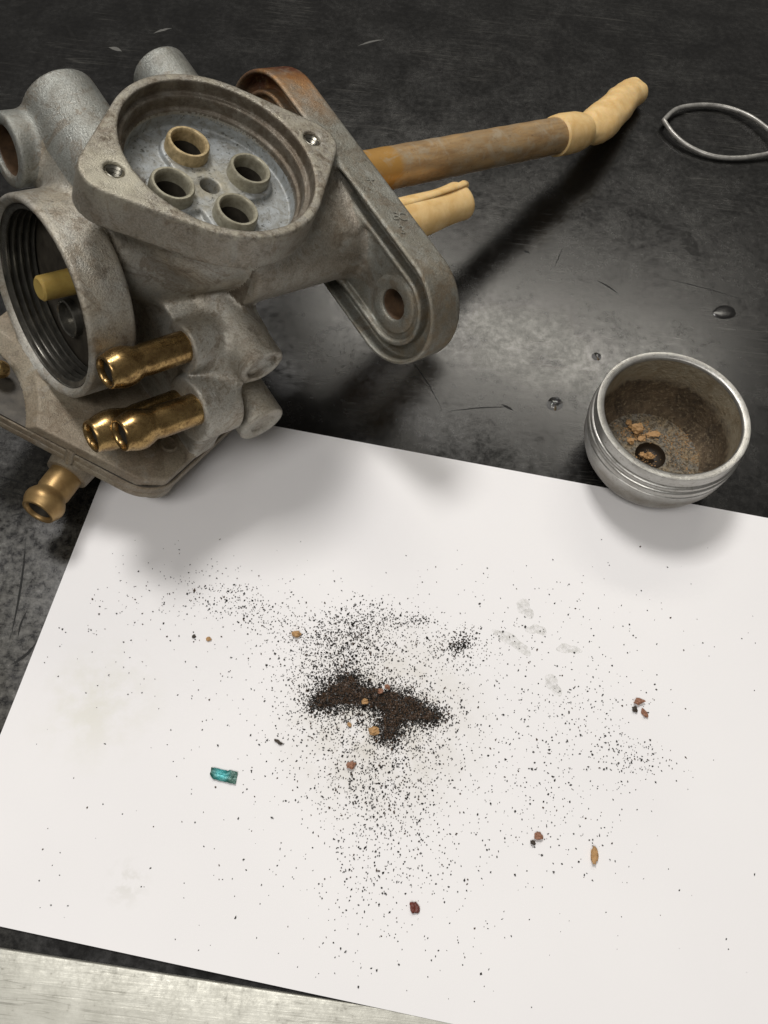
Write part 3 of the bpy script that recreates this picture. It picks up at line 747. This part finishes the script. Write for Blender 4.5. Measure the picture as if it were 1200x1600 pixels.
# ------------------------------------------------------------------ crumbs
def ico():
    t = (1 + 5 ** .5) / 2
    V = [(-1, t, 0), (1, t, 0), (-1, -t, 0), (1, -t, 0), (0, -1, t), (0, 1, t), (0, -1, -t), (0, 1, -t), (t, 0, -1), (t, 0, 1), (-t, 0, -1), (-t, 0, 1)]
    Fc = [(0, 11, 5), (0, 5, 1), (0, 1, 7), (0, 7, 10), (0, 10, 11), (1, 5, 9), (5, 11, 4), (11, 10, 2), (10, 7, 6), (7, 1, 8), (3, 9, 4), (3, 4, 2), (3, 2, 6), (3, 6, 8), (3, 8, 9), (4, 9, 5), (2, 4, 11), (6, 2, 10), (8, 6, 7), (9, 8, 1)]
    V = [np.array(v) / np.linalg.norm(v) for v in V]
    for _ in range(2):
        cache = {}; nf = []
        def mid(a, b):
            k = (min(a, b), max(a, b))
            if k not in cache: q = V[a] + V[b]; V.append(q / np.linalg.norm(q)); cache[k] = len(V) - 1
            return cache[k]
        for a, b, c in Fc:
            x, y, z = mid(a, b), mid(b, c), mid(c, a); nf += [(a, x, z), (b, y, x), (c, z, y), (x, y, z)]
        Fc = nf
    return np.array(V), Fc
ICO_V, ICO_F = ico()
seed = [0]
def crumb(name, pos, size, mat, label, cat='crumb', group=None, rot=0.0):
    seed[0] += 1; s = np.array(size) / 2; V = []
    for v in ICO_V:
        k = 1 + .55 * mnoise.noise((v[0] * 1.3 + seed[0] * 7, v[1] * 1.3, v[2] * 1.3)) + .30 * mnoise.noise((v[0] * 2.9 + seed[0] * 5, v[1] * 3.4, v[2] * 3.4))
        V.append(v * k * s)
    V = np.array(V); c, si = math.cos(rot), math.sin(rot)
    V = np.stack([V[:, 0] * c - V[:, 1] * si, V[:, 0] * si + V[:, 1] * c, V[:, 2]], 1); V[:, 2] -= V[:, 2].min()
    o = mesh_obj(name, V, ICO_F, M[mat], None, True, angle=22); o.location = tuple(np.array(pos) * S)
    return tag(o, label, cat, group)
def on_paper(px, py, dz=0.0):
    g = ground(px, py, .2); g[2] = paper_z(g[0], g[1]) + dz; return g
def put(px, py, size, mat, label, rot=0.0, dz=0.0): crumb('sediment_crumb', on_paper(px, py, dz), size, mat, label, 'crumb', 'loose crumbs lying on the paper', rot)
put(464, 992, (1.7, 1.5, 1.1), 'crumb_tan', 'round tan crumb on the paper at the upper left fringe of the grit', .3)
put(584, 1143, (2.0, 1.9, 1.4), 'crumb_tan', 'round orange crumb at the lower edge of the dark grit heap', .2)
put(549, 1197, (1.7, 1.5, 1.0), 'crumb_pink', 'pinkish brown crumb on the paper below the dark grit heap', .9)
put(997, 1097, (1.9, 1.3, 1.1), 'crumb_pink', 'pink crumb highest of the three crumbs at the right of the paper', .2)
put(991, 1109, (1.1, 1.2, .8), 'crumb_dark', 'dark crumb touching below the pink crumb at the right of the paper', .2)
put(1006, 1115, (1.0, 1.7, .8), 'crumb_pink', 'narrow reddish crumb lowest of the three at the right of the paper', .5)
put(840, 1307, (1.5, 1.5, 1.2), 'crumb_pink', 'brown crumb on the paper next to a black speck, left of the bean-shaped one', .1)
put(832, 1317, (.9, 1.0, .8), 'crumb_dark', 'black speck beside the brown crumb on the lower right paper', .7)
put(927, 1337, (1.4, 2.9, 1.1), 'crumb_tan', 'long bean-shaped tan crumb on the lower right of the paper', -.1)
put(647, 1419, (1.7, 1.9, .9), 'crumb_red', 'dark red chip alone near the bottom of the paper', .6)
put(326, 999, (1.0, 1.0, .5), 'crumb_tan', 'small pale yellow crumb on the left of the paper', .4)
put(303, 995, (.8, .7, .5), 'crumb_dark', 'small dark crumb beside the pale yellow one on the left of the paper', .4)
put(435, 1160, (1.9, .6, .5), 'crumb_dark', 'short dark splinter on the paper left of the grit heap', -.4)
put(570, 1099, (1.4, 1.1, 1.0), 'crumb_tan', 'tan crumb embedded in the middle of the dark grit heap', .2, .9)
put(594, 1083, (1.2, 1.0, 1.0), 'crumb_pink', 'brownish crumb in the grit heap, lower of the pair near its top edge', .4, .9)
put(605, 1076, (1.0, 1.1, .9), 'crumb_pink', 'brownish crumb in the grit heap, upper of the pair near its top edge', 1.1, .8)
put(546, 1133, (.8, 1.0, .6), 'crumb_tan', 'tiny tan crumb just below the left half of the dark grit heap', 1.1)
def cup_crumb(px, py, z, size, mat, label, rot=0):
    g = ground(px, py, z + size[2] * .4); g[2] = z
    crumb('sediment_crumb', g, size, mat, label, 'crumb', 'crumbs inside the sediment cup', rot)
cup_crumb(993, 671, 3.1, (3.0, 2.4, 2.0), 'crumb_tan', 'largest tan crumb inside the metal cup, above the drain recess')
cup_crumb(985, 690, 3.0, (1.7, 1.5, 1.3), 'crumb_tan', 'small round tan crumb inside the cup, left of the drain recess')
cup_crumb(1003, 686, 3.0, (1.9, 1.3, 1.0), 'crumb_tan', 'flat tan crumb inside the cup just above the drain recess rim', .4)
cup_crumb(1021, 679, 3.0, (3.0, 1.6, .8), 'crumb_tan', 'flat pale crumb patch inside the cup, right of the largest crumb', .2)
cup_crumb(1014, 714, .7, (2.1, 1.7, 1.6), 'crumb_tan', 'tan crumb sitting in the drain recess of the cup')
cup_crumb(1003, 711, .7, (1.3, 1.2, 1.2), 'crumb_tan', 'smaller tan crumb at the left in the drain recess of the cup')
cup_crumb(982, 661, 3.2, (1.4, 1.2, 1.0), 'crumb_tan', 'tan crumb inside the cup, topmost against the wall', .6)

# ------------------------------------------------------------------ grit on the paper
rng = np.random.RandomState(11)
BL = [(520, 1088, 26, 20, 1.0), (548, 1080, 24, 18, 1.0), (572, 1092, 26, 16, .8), (600, 1093, 28, 15, 1.0), (630, 1102, 26, 17, 1.0), (655, 1115, 22, 13, .9), (675, 1120, 15, 8, .6), (612, 1125, 22, 15, .9), (606, 1146, 17, 13, .75), (500, 1098, 14, 10, .6), (545, 1062, 14, 9, .45)]
def heap(px, py):
    s = 0
    for x, y, a, b, h in BL: s += h * math.exp(-(((px - x) / a) ** 2 + ((py - y) / b) ** 2))
    return max(0, s - .62 + .30 * mnoise.noise((px * .055, py * .055, 2)) + .22 * mnoise.noise((px * .16, py * .16, 5)))
nx, ny = 66, 42; V8 = []; F8 = []; X0, X1, Y0, Y1 = 450, 720, 1030, 1185
hts = np.zeros((ny + 1, nx + 1))
for j in range(ny + 1):
    for i in range(nx + 1):
        px = X0 + (X1 - X0) * i / nx; py = Y0 + (Y1 - Y0) * j / ny; g = ground(px, py, .2)
        h = heap(px, py); hts[j, i] = h
        V8.append((g[0], g[1], paper_z(g[0], g[1]) - .02 + min(h, 1.3) * 1.15 + (.12 * mnoise.noise((px * .2, py * .2, 0)) if h > 0 else 0)))
for j in range(ny):
    for i in range(nx):
        if hts[j:j + 2, i:i + 2].min() > .0: F8.append((j * (nx + 1) + i, (j + 1) * (nx + 1) + i, (j + 1) * (nx + 1) + i + 1, j * (nx + 1) + i + 1))
pts = []
def cloud(n, x, y, sx, sy, rot=0.0, smin=.28, smax=.5):
    n = int(n * 1.12)
    a = rng.randn(n, 2) * (sx, sy); c, s = math.cos(rot), math.sin(rot)
    for q in a: pts.append((x + q[0] * c - q[1] * s, y + q[0] * s + q[1] * c, rng.uniform(smin, smax) * .84))
for x, y, a, b, h in BL: cloud(int(1000 * h), x, y, a * .75, b * .8, 0, .3, .55)
cloud(900, 590, 1105, 62, 32); cloud(420, 615, 1150, 34, 22); cloud(420, 505, 1105, 34, 26)
cloud(330, 545, 1010, 28, 24); cloud(420, 540, 985, 40, 22); cloud(260, 585, 968, 32, 16); cloud(110, 650, 970, 12, 6); cloud(560, 550, 1020, 40, 30); cloud(420, 520, 1060, 40, 16); cloud(420, 660, 1118, 30, 18)
cloud(200, 716, 1005, 16, 12, -.5); cloud(150, 718, 1010, 9, 5, -.5); cloud(260, 690, 1015, 40, 22); cloud(330, 560, 1045, 60, 26); cloud(260, 480, 1000, 42, 22)
cloud(220, 360, 940, 40, 18, .2); cloud(120, 300, 925, 70, 26); cloud(150, 420, 965, 40, 20, .4)
cloud(520, 590, 1225, 44, 40); cloud(620, 590, 1190, 90, 60); cloud(420, 600, 1290, 60, 60); cloud(560, 610, 1140, 150, 110)
cloud(160, 985, 1180, 34, 17, .3); cloud(150, 900, 1110, 60, 30); cloud(220, 850, 1230, 80, 70); cloud(60, 885, 1285, 50, 40); cloud(60, 810, 1000, 40, 20)
cloud(220, 800, 1120, 110, 90); cloud(160, 620, 1430, 110, 90); cloud(70, 590, 1390, 40, 40); cloud(120, 200, 980, 100, 70); cloud(60, 700, 930, 200, 40); cloud(60, 950, 980, 90, 60)
for _ in range(170): pts.append((rng.uniform(40, 1190), rng.uniform(880, 1520), rng.uniform(.2, .42)))
OV = np.array([(1, 0, 0), (0, 1, 0), (-1, 0, 0), (0, -1, 0), (0, 0, 1), (0, 0, -1)], float)
OF = np.array([(0, 1, 4), (1, 2, 4), (2, 3, 4), (3, 0, 4), (1, 0, 5), (2, 1, 5), (3, 2, 5), (0, 3, 5)])
GV = []; GF = []; GM = []; cnt = 0
for px, py, sz in pts:
    if not (4 < px < 1250 and 840 < py < 1590): continue
    g = ground(px, py, .2); q = g[:2] - PA
    if not (2 < q @ pd < PW - 2 and 2 < q @ pl < plen - 2): continue
    h = heap(px, py); R = rng.randn(3, 3); qm, _ = np.linalg.qr(R)
    sz *= float(np.clip(np.exp(rng.randn() * .26), .5, 1.8))
    s = np.array([1.0, rng.uniform(.55, .9), rng.uniform(.45, .8)]) * sz * .5 * rng.uniform(.8, 1.2)
    v = ((OV + rng.randn(6, 3) * .18) * s) @ qm.T
    z = paper_z(g[0], g[1]) + min(h, 1.3) * 1.15 + sz * .2
    GV.append(v + np.array([g[0], g[1], z])); GF.append(OF + cnt * 6); GM += [1 if rng.rand() < (.55 if h > .1 else .15) else 0] * 8; cnt += 1
GV = np.concatenate(GV); GF = np.concatenate(GF)
grit = mesh_obj('black_grit', GV, GF, None, None, False, mats=[M['grit'], M['grit_brown']], midx=GM)
tag(grit, 'black rust grit scattered over the white paper', 'grit', kind='stuff')
md = mesh_obj('silt_heap', V8, F8, M['mound'], None, True)
tag(md, 'dark brown heap of fine silt in the middle of the paper', 'silt', kind='stuff')

# ------------------------------------------------------------------ teal flake, rubber ring, droplets
def make_flake():
    g = on_paper(350, 1210); nx_, ny_ = 16, 8; V = []; Fc = []
    for lay in (0, 1):
        for j in range(ny_ + 1):
            for i in range(nx_ + 1):
                x = -2.65 + 5.3 * i / nx_; t = j / ny_
                top = 1.05 - .14 * (x + 2.65) * .9 + (.28 if x > .9 else 0) + .08 * mnoise.noise((x * 2, 1, 0)); bot = -1.15 - .10 * (x + 2.65) + .14 * mnoise.noise((x * 2.6, 9, 0)) + (.75 * max(0, (-1.9 - x) / .75))
                if x < -2.2: top -= .1
                y = bot + (top - bot) * t; z = .06 + .55 * abs(t - .5) ** 1.6 * 2 + .12 * mnoise.noise((x, y, 4)) + .12
                V.append((x, y, z - (.1 if lay else 0)))
    K = (nx_ + 1) * (ny_ + 1); I = lambda i, j: j * (nx_ + 1) + i
    for j in range(ny_):
        for i in range(nx_):
            Fc.append((I(i, j), I(i + 1, j), I(i + 1, j + 1), I(i, j + 1))); Fc.append((K + I(i, j + 1), K + I(i + 1, j + 1), K + I(i + 1, j), K + I(i, j)))
    for i in range(nx_):
        Fc.append((I(i + 1, 0), I(i, 0), K + I(i, 0), K + I(i + 1, 0))); Fc.append((I(i, ny_), I(i + 1, ny_), K + I(i + 1, ny_), K + I(i, ny_)))
    for j in range(ny_):
        Fc.append((I(0, j), I(0, j + 1), K + I(0, j + 1), K + I(0, j))); Fc.append((I(nx_, j + 1), I(nx_, j), K + I(nx_, j), K + I(nx_, j + 1)))
    o = mesh_obj('paint_flake', V, Fc, M['flake'], None, True, angle=40); o.location = tuple(g * S); o.rotation_euler = (0, 0, -.02)
    tag(o, 'curled teal green flake lying alone on the white paper', 'flake')
make_flake()
up_ = [(1037, 188, 2.2), (1058, 170, 1.7), (1095, 164, 1.2), (1135, 168, 1.2), (1172, 182, 1.6), (1205, 206, 2.2), (1228, 230, 2.4)]
dn_ = [(1228, 230, 2.4), (1196, 241, 1.4), (1150, 247, 1.0), (1110, 243, 1.0), (1075, 228, 1.3), (1052, 209, 1.8), (1037, 188, 2.2)]
pth = spline([ground(*q) for q in up_], 10)[:-1] + spline([ground(*q) for q in dn_], 10)[:-1]
o = sweep(pth, [.70] * len(pth), 16, closed=True)
tag(mesh_obj('rubber_ring', o[0], o[1], M['oring'], None, True), 'grey twisted rubber ring lying on the bench beyond the cup', 'ring')
def dome(name, px, py, r, h, mat, label, cat, z=0.0, sx=1.0, rot=0.0, group=None):
    irr = 1.0 if mat == 'gel' else .25
    g = ground(px, py, z); n = 24; V = []; Fc = []
    prof = [(1, 0), (.97, .2), (.88, .48), (.7, .75), (.42, .93), (.12, 1)]
    for q, (rr, hh) in enumerate(prof):
        for k in range(n):
            a = 2 * math.pi * k / n; w = 1 + irr * (.22 * math.sin(2 * a + px) + .14 * math.sin(3 * a + py) + .10 * math.sin(5 * a + px + py))
            x = r * rr * w * math.cos(a) * sx; y = r * rr * w * math.sin(a)
            V.append((x * math.cos(rot) - y * math.sin(rot), x * math.sin(rot) + y * math.cos(rot), h * hh + .03))
    for q in range(5):
        for k in range(n): Fc.append((q * n + k, q * n + (k + 1) % n, (q + 1) * n + (k + 1) % n, (q + 1) * n + k))
    Fc.append(tuple(5 * n + k for k in range(n))); Fc.append(tuple(range(n))[::-1])
    o = mesh_obj(name, V, Fc, M[mat], None, True); g[2] = z; o.location = tuple(g * S)
    return tag(o, label, cat, group)
BG = 'drops on the bench'
dome('liquid_drop', 867, 631, 2.0, .8, 'water', 'clear drop on the bench left of the cup', 'drop', group=BG)
dome('liquid_drop', 932, 557, 1.2, .6, 'water', 'small clear drop on the bench above left of the cup rim', 'drop', group=BG)
dome('bench_blister', 1132, 488, 2.4, .28, 'bench', 'small blister in the bench rubber above right of the cup', 'blister', sx=1.3, rot=.3)
PG = 'wet residue spots on the paper'
for (x, y, r, sx, rot, lb) in ((820, 951, 1.7, 1.3, -.5, 'cloudy residue blob highest on the paper right of the grit'), (838, 984, 1.3, 1.5, .2, 'cloudy residue blob just below the highest one on the paper'),
                               (800, 1002, 1.5, 2.6, -.45, 'long cloudy residue streak on the paper with grit stuck in it'), (888, 1014, 1.2, 1.9, .1, 'faint cloudy residue smear rightmost on the paper'), (864, 1070, 1.4, 1.7, -.7, 'cloudy residue spot lowest on the paper with black specks')):
    g = on_paper(x, y); dome('residue_spot', x, y, r, .07, 'gel', lb, 'residue', z=g[2], sx=sx, rot=rot, group=PG)
def scratch(p0, p1, bend, w, mat):
    a = ground(*p0)[:2]; b = ground(*p1)[:2]; d = b - a; nrm = np.array([-d[1], d[0]]) / np.linalg.norm(d); V = []; Fc = []; n = 14
    for i in range(n + 1):
        t = i / n; c = a + d * t + nrm * (bend * 4 * t * (1 - t) + .15 * mnoise.noise((t * 6, p0[0], 0))); ww = w * math.sin(math.pi * min(max(t, .04), .96)) * .5
        V += [(*(c + nrm * ww), .012), (*(c - nrm * ww), .012)]
    for i in range(n): Fc.append((2 * i, 2 * i + 1, 2 * i + 3, 2 * i + 2))
    mesh_obj('scratch', V, Fc, M[mat], bench, True)
for a in (((932, 438), (966, 459), .3, .55, 'scratch'), ((1035, 435), (1160, 468), .5, .25, 'scratch'), ((866, 418), (880, 386), 0, .25, 'scratch'), ((700, 643), (800, 636), .4, .35, 'scratch'),
          ((783, 632), (802, 642), .2, .7, 'scratch'), ((818, 392), (828, 396), .1, .8, 'scratch'), ((640, 560), (690, 640), .6, .25, 'scratch'), ((15, 1040), (58, 1002), -.6, .7, 'scratch'), ((40, 840), (15, 1000), .6, .5, 'scratch'),
          ((28, 1000), (45, 950), .5, .4, 'scratch'), ((0, 745), (45, 760), .2, .4, 'scratch'), ((0, 765), (50, 780), .2, .3, 'scratch'), ((15, 808), (38, 802), .2, .3, 'scratch'), ((240, 52), (268, 44), .3, 1.0, 'scratch_pale'),
          ((170, 74), (190, 80), .3, 1.6, 'scratch_pale'), ((560, 72), (600, 62), .6, .8, 'scratch_pale')): scratch(*a)
